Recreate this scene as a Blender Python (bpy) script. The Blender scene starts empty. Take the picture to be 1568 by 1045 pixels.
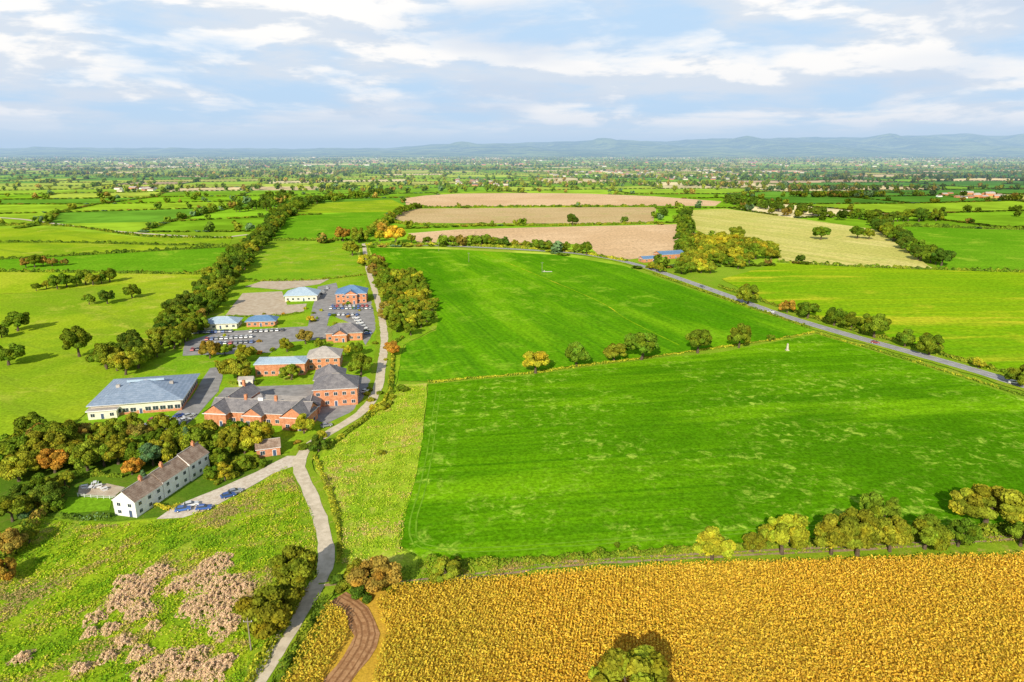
import bpy, math, random
import numpy as np
from mathutils import Vector, Matrix
random.seed(7); rng=np.random.default_rng(7)
scene=bpy.context.scene
# ------------------------------------------------------------------ survey
# ground coordinates (metres, x east / y north) are recovered from bearings
# measured from the drone position 100 m above the plain.
H=100.0; PIT=math.radians(15.7); F=1045.0
def ray(u,v):
    dx=(u-784)/F; dy=(522.5-v)/F
    return dx, math.cos(PIT)+dy*math.sin(PIT), dy*math.cos(PIT)-math.sin(PIT)
def G(u,v):
    a,b,c=ray(u,v); t=H/(-c); return (a*t,b*t)
def mpp(v):
    return H/(-ray(0,v)[2])/F
def GP(pts): return [G(*p) for p in pts]
class FN:
    """smooth random field: sum of random plane waves"""
    def __init__(s,scale,seed,k=14):
        r=np.random.default_rng(seed); a=r.uniform(0,6.28,k); f=2*math.pi/scale*r.uniform(.5,2.2,k)
        s.p=[(f[i]*math.cos(a[i]),f[i]*math.sin(a[i]),r.uniform(0,6.28),1/math.sqrt(k/2)) for i in range(k)]
    def __call__(s,X,Y): return sum(w*np.sin(X*a+Y*b+c) for a,b,c,w in s.p)
# ------------------------------------------------------------------ node helpers
def newmat(name):
    m=bpy.data.materials.new(name); m.use_nodes=True
    nt=m.node_tree; nt.nodes.clear(); return m,nt
def N(nt,typ,**k):
    n=nt.nodes.new(typ)
    for a,b in k.items(): setattr(n,a,b)
    return n
def L(nt,a,b): nt.links.new(a,b)
def mix(nt,fac,a,b,blend='MIX'):
    n=nt.nodes.new('ShaderNodeMix'); n.data_type='RGBA'; n.blend_type=blend
    for inp,val in ((n.inputs[0],fac),(n.inputs[6],a),(n.inputs[7],b)):
        if isinstance(val,(int,float)): inp.default_value=val
        elif isinstance(val,(tuple,list)): inp.default_value=tuple(val)+((1,) if len(val)==3 else ())
        else: nt.links.new(val,inp)
    return n.outputs[2]
def rampf(nt,fac,lo,hi,a=0.0,b=1.0):
    n=nt.nodes.new('ShaderNodeMapRange'); n.interpolation_type='SMOOTHSTEP'
    n.inputs[1].default_value=lo;n.inputs[2].default_value=hi;n.inputs[3].default_value=a;n.inputs[4].default_value=b
    nt.links.new(fac,n.inputs[0]); return n.outputs[0]
def noise(nt,vec,scale,detail=4,rough=0.55,dist=0.0):
    n=N(nt,'ShaderNodeTexNoise'); n.inputs['Scale'].default_value=scale; n.inputs['Detail'].default_value=detail
    n.inputs['Roughness'].default_value=rough; n.inputs['Distortion'].default_value=dist
    if vec is not None: L(nt,vec,n.inputs['Vector'])
    return n.outputs['Fac']
def math_(nt,op,a,b=None):
    n=N(nt,'ShaderNodeMath',operation=op)
    for i,val in enumerate((a,b)):
        if val is None: continue
        if isinstance(val,(int,float)): n.inputs[i].default_value=val
        else: L(nt,val,n.inputs[i])
    return n.outputs[0]
def finish(nt,col,rough=0.9,bump=None,bumpd=0.1,spec=0.2,strength=0.5):
    o=N(nt,'ShaderNodeOutputMaterial')
    if rough>=.9:
        p=N(nt,'ShaderNodeBsdfDiffuse'); ci=p.inputs['Color']
    else:
        p=N(nt,'ShaderNodeBsdfPrincipled'); ci=p.inputs['Base Color']
        p.inputs['Roughness'].default_value=rough; p.inputs['Specular IOR Level'].default_value=spec
    if isinstance(col,tuple): ci.default_value=col+(1,)
    else: L(nt,col,ci)
    if bump is not None:
        b=N(nt,'ShaderNodeBump'); b.inputs['Distance'].default_value=bumpd; b.inputs['Strength'].default_value=strength
        L(nt,bump,b.inputs['Height']); L(nt,b.outputs[0],p.inputs['Normal'])
    L(nt,p.outputs[0],o.inputs[0]); return p
def pos(nt):
    return N(nt,'ShaderNodeNewGeometry').outputs['Position']
def rotated(nt,vec,deg,sx=1,sy=1):
    m=N(nt,'ShaderNodeMapping'); m.inputs['Rotation'].default_value=(0,0,math.radians(deg)); m.inputs['Scale'].default_value=(1,1,1)
    L(nt,vec,m.inputs['Vector'])
    s=N(nt,'ShaderNodeVectorMath',operation='MULTIPLY'); s.inputs[1].default_value=(sx,sy,1); L(nt,m.outputs[0],s.inputs[0])
    return s.outputs[0]
def field_mat(name,a,b,c=None,big=0.012,mid=0.12,fine=1.5,stripe=None,csel=(0.52,0.66),bumpd=0.0,var=.3,extra=None):
    """a/b base pair, c accent patches, stripe=(deg,spacing m,strength,darkcol)"""
    m,nt=newmat(name); P=pos(nt)
    n1=noise(nt,P,big,5,0.62,0.6)
    col=mix(nt,rampf(nt,n1,0.38,0.62),a,b)
    if stripe:
        deg,sp,st,dc=stripe
        Pr=rotated(nt,P,deg,0.02,1)
        s1=noise(nt,Pr,0.9/sp,4,0.7)
        col=mix(nt,math_(nt,'MULTIPLY',rampf(nt,s1,0.42,0.6),st),col,dc)
        Pb=rotated(nt,P,deg,0.05,1); s2=noise(nt,Pb,0.12/sp,3,0.6)
        col=mix(nt,math_(nt,'MULTIPLY',rampf(nt,s2,0.45,0.6),st*.7),col,dc)
        w=N(nt,'ShaderNodeTexWave',wave_type='BANDS',bands_direction='Y'); w.inputs['Scale'].default_value=0.314/24
        w.inputs['Distortion'].default_value=0.15; w.inputs['Detail'].default_value=1
        L(nt,rotated(nt,P,deg),w.inputs['Vector'])
        t=rampf(nt,w.outputs['Fac'],0.985,1.0)
        col=mix(nt,math_(nt,'MULTIPLY',t,min(1,st*1.3)),col,dc)
    if extra:
        pa,pl,cc=extra; n4=noise(nt,rotated(nt,P,pa,.14,1),pl,5,.65,.3); col=mix(nt,rampf(nt,n4,.50,.64),col,cc)
    if c is not None:
        n2=noise(nt,P,mid,6,0.72,0.5); n2b=noise(nt,P,mid*.12,2,0.6,0.3)
        col=mix(nt,math_(nt,'MULTIPLY',rampf(nt,n2,csel[0],csel[1]),rampf(nt,n2b,.40,.60,.05,1.0)),col,c)
    n3=noise(nt,P,fine,5,0.78)
    k=rampf(nt,n3,0.3,0.7,1-var,1+var)
    v=N(nt,'ShaderNodeVectorMath',operation='SCALE'); L(nt,col,v.inputs[0]); L(nt,k,v.inputs['Scale']); col=v.outputs[0]
    finish(nt,col,0.95,n3 if bumpd>0 else None,bumpd,0.1); return m
def simple_mat(name,a,b,scale=1.0,rough=0.85,spec=0.3,bump=0.0,detail=5):
    m,nt=newmat(name); P=pos(nt); n=noise(nt,P,scale,detail,0.65)
    finish(nt,mix(nt,rampf(nt,n,0.35,0.65),a,b),rough,n if bump>0 else None,bump,spec); return m
# ------------------------------------------------------------------ materials
M={}
M['ground']=field_mat('ground_grass',(0.22,0.38,0.02),(0.30,0.45,0.03),(0.36,0.40,0.05))
M['crop1']=field_mat('young_crop',(0.080,0.240,0.003),(0.15,0.38,0.004),(0.40,0.58,0.06),big=0.007,mid=0.22,fine=0.9,stripe=(-8,1.5,0.5,(0.065,0.21,0.003)),csel=(0.50,0.68),extra=(-8,.025,(.20,.44,.006)),var=.38)
M['crop2']=field_mat('young_crop_far',(0.080,0.27,0.003),(0.17,0.43,0.006),(0.30,0.50,0.03),big=0.005,mid=0.05,fine=0.5,stripe=(71,2.5,0.65,(0.085,0.26,0.006)),csel=(0.5,0.68),extra=(71,.018,(.20,.44,.008)),var=.32)
M['crop3']=field_mat('grass_ley',(0.20,0.42,0.005),(0.35,0.51,0.01),(0.54,0.56,0.03),big=0.005,mid=0.02,fine=0.4,stripe=(-4,4,0.5,(0.17,0.37,0.01)),csel=(0.5,0.68),extra=(-4,.03,(.56,.56,.03)))
M['pasture']=field_mat('pasture_grass',(0.24,0.40,0.015),(0.37,0.50,0.02),(0.48,0.52,0.06),big=0.012,mid=0.06,fine=0.8,csel=(0.5,0.66),extra=(30,.05,(.25,.38,.02)))
M['deep']=field_mat('pasture_deep',(0.14,0.36,0.01),(0.20,0.44,0.015),(0.30,0.48,0.03),big=0.008,mid=0.03,fine=0.4,stripe=(0,3,0.4,(0.12,0.30,0.01)))
M['yg']=field_mat('pasture_yellow',(0.32,0.47,0.015),(0.44,0.53,0.03),(0.54,0.52,0.08),big=0.015,mid=0.05,fine=0.5)
M['rough']=field_mat('rough_grass',(0.26,0.43,0.015),(0.38,0.51,0.02),(0.50,0.42,0.10),big=0.03,mid=0.10,fine=1.3,csel=(0.48,0.62),bumpd=0.5,extra=(20,.10,(.20,.35,.015)))
M['lightgrass']=field_mat('meadow_grass',(0.32,0.50,0.02),(0.42,0.56,0.04),(0.58,0.53,0.12),big=0.04,mid=0.15,fine=1.2,csel=(0.5,0.66),bumpd=0.4,extra=(70,.09,(.26,.43,.02)))
M['tan']=field_mat('ploughed_field',(0.74,0.50,0.27),(0.85,0.60,0.35),(0.66,0.45,0.25),big=0.006,mid=0.03,fine=0.3,stripe=(-25,3,0.4,(0.62,0.43,0.24)))
M['tan2']=field_mat('ploughed_field_darker',(0.60,0.42,0.20),(0.68,0.50,0.26),(0.50,0.45,0.16),big=0.006,mid=0.02,fine=0.3,stripe=(5,3,0.4,(0.52,0.40,0.18)))
M['stubble']=field_mat('stubble_field',(0.66,0.58,0.16),(0.78,0.68,0.24),(0.56,0.56,0.14),big=0.008,mid=0.03,fine=0.3,stripe=(62,5,0.8,(0.52,0.52,0.12)))
M['maizeground']=field_mat('maize_understorey',(0.55,0.34,0.03),(0.64,0.40,0.05),(0.45,0.34,0.04),big=0.03,mid=0.3,fine=2.0)
M['verge']=field_mat('verge_grass',(0.20,0.34,0.015),(0.30,0.42,0.025),(0.42,0.37,0.08),big=0.05,mid=0.3,fine=2.2,csel=(0.52,0.66))
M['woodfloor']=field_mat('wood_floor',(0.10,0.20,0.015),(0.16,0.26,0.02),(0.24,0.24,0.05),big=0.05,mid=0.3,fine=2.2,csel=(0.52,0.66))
M['lawn']=field_mat('lawn',(0.20,0.40,0.015),(0.30,0.46,0.02),(0.44,0.46,0.08),big=0.03,mid=0.08,fine=1.0)
M['asphalt']=simple_mat('asphalt',(0.27,0.26,0.25),(0.38,0.365,0.35),0.25,0.9,detail=7)
M['lane']=simple_mat('lane_asphalt',(0.58,0.49,0.35),(0.76,0.65,0.49),0.5,0.9,detail=7)
M['farmtrack']=simple_mat('farm_track_surface',(0.34,0.23,0.14),(0.46,0.34,0.22),0.6,0.9)
M['mainroad']=simple_mat('main_road_asphalt',(0.32,0.31,0.32),(0.41,0.40,0.39),0.2,0.9)
M['dirt']=simple_mat('dirt_track_soil',(0.36,0.18,0.08),(0.54,0.31,0.15),0.9,0.95,0.1,0.15,7)
M['rut']=simple_mat('rut_soil',(0.25,0.12,0.055),(0.34,0.18,0.08),2,.95)
M['gravel']=simple_mat('gravel_drive',(0.60,0.50,0.38),(0.78,0.69,0.56),0.9,0.95,detail=7)
M['paving']=simple_mat('concrete_paving',(0.50,0.39,0.27),(0.62,0.53,0.40),0.3,0.9,detail=7)
M['line']=simple_mat('road_paint',(0.75,0.75,0.72),(0.82,0.82,0.8),2,0.7)
M['brick']=simple_mat('red_brick',(0.50,0.20,0.10),(0.66,0.31,0.17),1.1,0.9,detail=7)
M['cream']=simple_mat('cream_render',(0.70,0.64,0.52),(0.80,0.74,0.62),0.5,0.85)
M['stone']=simple_mat('weathered_stone',(0.50,0.44,0.34),(0.62,0.56,0.45),1.5,0.9)
M['white']=simple_mat('white_render',(0.76,0.74,0.70),(0.87,0.86,0.84),0.5,0.8)
M['frame']=simple_mat('white_frame',(0.8,0.8,0.8),(0.84,0.84,0.84),2,0.5)
M['door']=simple_mat('door_paint',(0.06,0.09,0.16),(0.08,0.11,0.2),2,0.5)
def glassmat():
    m,nt=newmat('window_glass'); p=finish(nt,(0.04,0.055,0.07),0.12,spec=0.6); return m
M['glass']=glassmat()
def roof_mat(name,a,b,rows=0.35,rough=0.75):
    m,nt=newmat(name); tc=N(nt,'ShaderNodeTexCoord').outputs['Object']
    n=noise(nt,tc,0.45,6,0.7); n2=noise(nt,tc,4,3,0.7)
    w=N(nt,'ShaderNodeTexWave',wave_type='BANDS',bands_direction='Z'); w.inputs['Scale'].default_value=0.314/rows; L(nt,tc,w.inputs['Vector'])
    col=mix(nt,rampf(nt,n,0.35,0.65),a,b)
    col=mix(nt,math_(nt,'MULTIPLY',w.outputs['Fac'],0.25),col,tuple(x*0.5 for x in a))
    k=rampf(nt,n2,0.3,0.7,0.75,1.25)
    v=N(nt,'ShaderNodeVectorMath',operation='SCALE'); L(nt,col,v.inputs[0]); L(nt,k,v.inputs['Scale'])
    finish(nt,v.outputs[0],rough,None,0.05,0.3); return m
M['slate']=roof_mat('slate_roof',(0.17,0.16,0.17),(0.28,0.26,0.26))
M['steel']=roof_mat('blue_grey_roof',(0.25,0.33,0.44),(0.35,0.43,0.54))
M['blue']=roof_mat('blue_roof',(0.12,0.24,0.42),(0.17,0.30,0.48))
M['lblue']=roof_mat('light_blue_roof',(0.40,0.52,0.62),(0.48,0.60,0.70))
M['tile']=roof_mat('brown_tile_roof',(0.25,0.165,0.115),(0.44,0.33,0.25))
M['flat']=simple_mat('flat_roof_felt',(0.40,0.36,0.32),(0.52,0.47,0.42),0.6,0.9)
M['bark']=simple_mat('bark',(0.09,0.065,0.045),(0.16,0.12,0.085),3,0.95)
M['pole']=simple_mat('pole_wood',(0.25,0.2,0.15),(0.35,0.3,0.24),3,0.9)
M['tyre']=simple_mat('tyre_rubber',(0.02,0.02,0.02),(0.03,0.03,0.03),3,0.8)
def carpaint():
    m,nt=newmat('car_paint'); oi=N(nt,'ShaderNodeObjectInfo')
    p=finish(nt,(.5,.5,.5),0.3,spec=0.5); L(nt,oi.outputs['Color'],p.inputs['Base Color']); p.inputs['Coat Weight'].default_value=0.5; return m
M['paint']=carpaint()
def foliage(name,use_obj):
    m,nt=newmat(name)
    at=N(nt,'ShaderNodeAttribute'); at.attribute_name='tint'
    if use_obj:
        oi=N(nt,'ShaderNodeObjectInfo'); col=mix(nt,1.0,oi.outputs['Color'],at.outputs['Color'],'MULTIPLY')
        tc=N(nt,'ShaderNodeTexCoord').outputs['Object']
        n=noise(nt,tc,1.6,2,0.6)
        warm=mix(nt,1.0,col,(1.35,1.02,0.7),'MULTIPLY')
        col=mix(nt,rampf(nt,n,0.45,0.7,0.0,0.7),col,warm)
        d=N(nt,'ShaderNodeBsdfDiffuse'); t=N(nt,'ShaderNodeBsdfTranslucent'); mx=N(nt,'ShaderNodeMixShader'); o=N(nt,'ShaderNodeOutputMaterial')
        L(nt,col,d.inputs[0]); L(nt,col,t.inputs[0]); mx.inputs[0].default_value=0.15
        L(nt,d.outputs[0],mx.inputs[1]); L(nt,t.outputs[0],mx.inputs[2]); L(nt,mx.outputs[0],o.inputs[0]); return m
    finish(nt,at.outputs['Color'],.95); return m
M['leaf']=foliage('tree_foliage',True); M['mass']=foliage('foliage_mass',False)
def patchmat():
    m,nt=newmat('distant_field_cover'); at=N(nt,'ShaderNodeAttribute'); at.attribute_name='tint'; P=pos(nt)
    n=noise(nt,P,0.012,5,0.65,0.5); k=rampf(nt,n,0.35,0.65,0.78,1.22)
    v=N(nt,'ShaderNodeVectorMath',operation='SCALE'); L(nt,at.outputs['Color'],v.inputs[0]); L(nt,k,v.inputs['Scale'])
    finish(nt,v.outputs[0],0.95,spec=0.1); return m
M['patch']=patchmat()
# ------------------------------------------------------------------ mesh helpers
def link(o): scene.collection.objects.link(o); return o
def quads_mesh(name,V,tint=None,mats=(),midx=None):
    n=len(V)//4; me=bpy.data.meshes.new(name)
    me.vertices.add(4*n); me.vertices.foreach_set('co',np.ascontiguousarray(V,dtype=np.float32).ravel())
    me.loops.add(4*n); me.loops.foreach_set('vertex_index',np.arange(4*n,dtype=np.int32))
    me.polygons.add(n); me.polygons.foreach_set('loop_start',np.arange(0,4*n,4,dtype=np.int32))
    for m in mats: me.materials.append(m)
    if midx is not None: me.polygons.foreach_set('material_index',np.ascontiguousarray(midx,dtype=np.int32))
    if tint is not None:
        a=me.attributes.new('tint','FLOAT_COLOR','POINT')
        c=np.ones((4*n,4),dtype=np.float32); c[:,:3]=np.repeat(tint,4,axis=0); a.data.foreach_set('color',c.ravel())
    me.update(calc_edges=True); return me
def unit(a): return a/np.maximum(np.linalg.norm(a,axis=-1,keepdims=True),1e-9)
def leafq(C,S,Nn,r=rng,asp=0.75):
    T=unit(np.cross(Nn,r.normal(size=C.shape))); B=np.cross(Nn,T)
    S=S.reshape(-1,1); t=T*S; b=B*S*asp
    V=np.stack([C-t-b,C+t-b*0.6,C+t*0.8+b,C-t*0.7+b],axis=1); return V.reshape(-1,3)
def tube(p0,p1,r0,r1,n=6):
    p0=np.array(p0,float);p1=np.array(p1,float); d=unit(p1-p0); a=np.array([1,0,0]) if abs(d[0])<0.8 else np.array([0,1,0])
    u=unit(np.cross(d,a)); w=np.cross(d,u); out=[]
    for i in range(n):
        a0=2*math.pi*i/n;a1=2*math.pi*(i+1)/n
        e0=u*math.cos(a0)+w*math.sin(a0); e1=u*math.cos(a1)+w*math.sin(a1)
        out+= [p0+e0*r0,p0+e1*r0,p1+e1*r1,p1+e0*r1]
    return np.array(out)
def sheet(name,pts,z,mat,jit=0.5,step=6.0):
    P=[]
    n=len(pts)
    for i in range(n):
        a=Vector(pts[i]);b=Vector(pts[(i+1)%n]); d=(b-a).length; k=max(1,min(60,int(d/step)))
        nr=Vector((-(b-a).y,(b-a).x)).normalized() if d>0 else Vector((0,0))
        for j in range(k):
            q=a.lerp(b,j/k)
            if 0<j: q=q+nr*random.uniform(-jit,jit)
            P.append((q.x,q.y,z))
    me=bpy.data.meshes.new(name); me.from_pydata(P,[],[list(range(len(P)))]); me.materials.append(mat); me.update()
    if me.polygons[0].normal.z<0: me.flip_normals()
    return link(bpy.data.objects.new(name,me))
def smooth_path(pts,step=3.0):
    pts=[Vector((p[0],p[1])) for p in pts]; P=[pts[0]*2-pts[1]]+pts+[pts[-1]*2-pts[-2]]; out=[]
    for i in range(1,len(P)-2):
        p0,p1,p2,p3=P[i-1:i+3]; k=max(2,int((p2-p1).length/step)); k=min(k,80)
        for j in range(k):
            t=j/k
            out.append(0.5*((2*p1)+(p2-p0)*t+(2*p0-5*p1+4*p2-p3)*t*t+(3*p1-p0-3*p2+p3)*t*t*t))
    out.append(pts[-1]); return out
def ribbon(name,pts,width,z,mat,wob=0.15,off=0.0):
    S=smooth_path(pts); V=[];Fc=[]
    for i,p in enumerate(S):
        d=(S[min(i+1,len(S)-1)]-S[max(i-1,0)]).normalized(); n=Vector((-d.y,d.x))
        w=width/2
        a=p+n*(off+w+random.uniform(-wob,wob)); b=p+n*(off-w+random.uniform(-wob,wob))
        V+=[(a.x,a.y,z),(b.x,b.y,z)]
        if i: Fc.append((2*i-2,2*i-1,2*i+1,2*i))
    me=bpy.data.meshes.new(name); me.from_pydata(V,[],Fc); me.materials.append(mat); me.update()
    if me.polygons[0].normal.z<0: me.flip_normals()
    return link(bpy.data.objects.new(name,me))
def inpoly(X,Y,poly):
    c=np.zeros(X.shape,bool); n=len(poly)
    for i in range(n):
        x1,y1=poly[i];x2,y2=poly[(i+1)%n]
        if y1==y2: continue
        k=((y1>Y)!=(y2>Y))&(X<(x2-x1)*(Y-y1)/(y2-y1)+x1); c^=k
    return c
PAL={'g':(0.16,0.245,0.018),'dg':(0.10,0.17,0.018),'o':(0.26,0.30,0.024),'yg':(0.42,0.42,0.03),'y':(0.60,0.48,0.04),
     'or':(0.48,0.29,0.04),'br':(0.34,0.25,0.045),'bg':(0.15,0.25,0.10)}
def tints(keys,n,var=0.2):
    b=np.array([PAL[k] for k in keys]); t=b[rng.integers(0,len(keys),n)]; return t*(1+rng.uniform(-var,var,(n,1)))
def hedge(name,path,w,h,keys=('g','o'),dens=6,leaf=0.3,world=False):
    S=smooth_path(path if world else GP(path),2.0); S=np.array([(p.x,p.y) for p in S])
    seg=np.linalg.norm(np.diff(S,axis=0),axis=1); Ltot=seg.sum(); n=int(Ltot*(w+2*h)*dens); n=min(n,60000)
    cum=np.concatenate([[0],np.cumsum(seg)]); s=rng.uniform(0,Ltot,n)
    i=np.clip(np.searchsorted(cum,s)-1,0,len(seg)-1); f=((s-cum[i])/np.maximum(seg[i],1e-6))[:,None]
    p=S[i]*(1-f)+S[i+1]*f; d=unit(S[i+1]-S[i]); nr=np.stack([-d[:,1],d[:,0]],1)
    hn=FN(9,int(Ltot)%97); wn=FN(14,int(Ltot)%89)
    hh=h*np.clip(0.85+0.35*hn(p[:,0],p[:,1]),.25,1.7); ww=w*np.clip(1+.3*wn(p[:,0],p[:,1]),.5,1.6)
    a=rng.uniform(0,math.pi,n); rr=rng.uniform(0.75,1.08,n)
    lat=np.cos(a)*ww/2*rr; z=.3+np.sin(a)**0.6*hh*rr*0.95
    C=np.column_stack([p+nr*lat[:,None],z]); Nn=unit(np.column_stack([nr*np.cos(a)[:,None],np.sin(a)])+rng.normal(size=(n,3))*0.5)
    cl=FN(18,int(Ltot)%83)(p[:,0],p[:,1])+rng.normal(size=n)*0.5
    ks=[PAL[k] for k in keys]; b=np.array(ks)[np.clip(((cl+2.0)/4*len(ks)).astype(int),0,len(ks)-1)]
    t=b*(1+rng.uniform(-0.3,0.3,(n,1)))
    me=quads_mesh(name,leafq(C,rng.uniform(0.6,1.3,n)*leaf,Nn),t,[M['mass']]); return link(bpy.data.objects.new(name,me))
# ------------------------------------------------------------------ tree templates
def tree_template(name,seed,kind='oak'):
    r=np.random.default_rng(seed); parts=[];tn=[];mi=[]
    def add(V,t,m):
        k=len(V)//4; parts.append(V); tn.append(np.broadcast_to(np.array(t,float),(k,3)).copy() if np.ndim(t)==1 else t); mi.append(np.full(k,m))
    lean=r.normal(size=2)*0.05
    if kind=='oak':
        K=36; top=np.array([lean[0],lean[1],0.75])
        add(tube((0,0,-0.02),(lean[0]*.5,lean[1]*.5,0.3),0.10,0.07,8),(1,1,1),1); add(tube((lean[0]*.5,lean[1]*.5,0.3),top,0.07,0.05,8),(1,1,1),1)
        d=unit(r.normal(size=(K,3))); d[:,2]=np.abs(d[:,2])*1.1-0.50; d=unit(d)
        rad=r.uniform(0.45,0.80,K)*(1+0.16*np.sin(3*np.arctan2(d[:,1],d[:,0])+seed)); cz=0.93
        C=d*rad[:,None]*np.array([1,1,0.88])+np.array([0,0,cz]); C[:,2]=np.maximum(C[:,2],.38); cr=r.uniform(0.17,0.34,K); leaf=0.050; Mq=420
    elif kind=='tall':
        K=24; top=np.array([lean[0],lean[1],1.6])
        add(tube((0,0,-0.02),top,0.09,0.04,8),(1,1,1),1)
        z=r.uniform(0.6,2.5,K); wz=0.62*np.sqrt(np.clip(1-((z-1.4)/1.35)**2,0.05,1)); a=r.uniform(0,6.28,K); q=wz*r.uniform(0.3,1,K)
        C=np.column_stack([np.cos(a)*q,np.sin(a)*q,z]); cr=r.uniform(0.22,0.36,K); leaf=0.065; Mq=330; cz=1.4
    elif kind=='conifer':
        K=60; top=np.array([0,0,3.2]); add(tube((0,0,-0.02),top,0.08,0.01,8),(1,1,1),1)
        z=np.linspace(0.35,3.2,K); a=np.arange(K)*2.4; q=(3.3-z)/3.0*0.75
        C=np.column_stack([np.cos(a)*q,np.sin(a)*q,z]); cr=0.12+0.2*(3.4-z)/3; leaf=0.06; Mq=130; cz=1.4
    else: # bush
        K=14; top=np.array([0,0,0.4]); add(tube((0,0,-0.02),top,0.05,0.03,6),(1,1,1),1)
        d=unit(r.normal(size=(K,3))); d[:,2]=np.abs(d[:,2]); C=d*r.uniform(0.3,0.65,(K,1))*np.array([1,1,0.8])+np.array([0,0,0.25]); cr=r.uniform(0.25,0.4,K); leaf=0.09;Mq=200; cz=0.3
    for i in range(0,K,3 if kind!='bush' else 5):
        s=top*r.uniform(0.55,1.0); s[:2]=lean*0.5; mid=(s+C[i])/2+r.normal(size=3)*0.04
        add(tube(s,mid,0.035,0.022,5),(1,1,1),1); add(tube(mid,C[i],0.022,0.008,5),(1,1,1),1)
    for i in range(K):
        d=unit(r.normal(size=(Mq,3))); rr=cr[i]*(1-.42*r.random((Mq,1))**1.6)*r.uniform(.95,1.08,(Mq,1)); c=C[i]+d*rr*np.array([1,1,0.78])
        nn=unit(d*1.0+r.normal(size=(Mq,3))*0.45); k=r.uniform(0.68,1.3)
        t=np.ones((Mq,3))*k*r.uniform(0.65,1.3,(Mq,1)); t[:,0]*=r.uniform(0.88,1.18)
        add(leafq(c,r.uniform(0.6,1.3,Mq)*leaf,nn,r),t,0)
    return quads_mesh(name,np.concatenate(parts),np.concatenate(tn),[M['leaf'],M['bark']],np.concatenate(mi))
OAK=[tree_template('broadleaf_%d'%i,10+i) for i in range(8)]
TALL=[tree_template('tall_%d'%i,30+i,'tall') for i in range(2)]
CON=[tree_template('conifer',40,'conifer')]; BUSH=[tree_template('bush_%d'%i,50+i,'bush') for i in range(3)]
TN={'g':'oak_tree','dg':'oak_tree','o':'oak_tree','yg':'ash_tree','y':'field_maple_tree','or':'autumn_maple_tree','br':'beech_tree','bg':'willow_tree'}
def tree_w(x,y,R,key,kind='oak',sz=1.0):
    me=random.choice({'oak':OAK,'tall':TALL,'conifer':CON,'bush':BUSH}[kind])
    nm=TN[key] if kind in('oak','tall') else ('conifer_tree' if kind=='conifer' else 'bush')
    o=bpy.data.objects.new(nm,me); o.location=(x,y,0.2); o.rotation_euler=(0,0,random.uniform(0,6.28))
    o.scale=(R*random.uniform(.9,1.1),R*random.uniform(.9,1.1),R*sz*random.uniform(.88,1.12))
    c=PAL[key]; k=random.uniform(0.82,1.18); o.color=(c[0]*k*random.uniform(.82,1.1),c[1]*k,c[2]*k,1); return link(o)
def tree(u,v,w,key='o',kind='oak',sz=1.0):
    x,y=G(u,v); tree_w(x,y,w*mpp(v)/2,key,kind,sz)
def belt(path,wid,sp,R,keys,kind='oak'):
    S=smooth_path(GP(path),3); acc=0
    for i in range(1,len(S)):
        acc+=(S[i]-S[i-1]).length
        while acc>sp:
            acc-=sp*random.uniform(.8,1.2); n=Vector((-(S[i]-S[i-1]).y,(S[i]-S[i-1]).x)).normalized()
            p=S[i]+n*random.uniform(-wid/2,wid/2); tree_w(p.x,p.y,R*random.uniform(.6,1.3),random.choice(keys),kind)
def wood(poly,n,R,keys,kind='oak'):
    W=GP(poly); xs=[p[0] for p in W];ys=[p[1] for p in W]; placed=[]; tries=0
    while len(placed)<n and tries<n*60:
        tries+=1; x=random.uniform(min(xs),max(xs));y=random.uniform(min(ys),max(ys))
        if not inpoly(np.array([x]),np.array([y]),W)[0]: continue
        if any((x-a)**2+(y-b)**2<(R*1.1)**2 for a,b in placed): continue
        placed.append((x,y)); tree_w(x,y,R*random.uniform(.7,1.3),random.choice(keys),kind)
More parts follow.
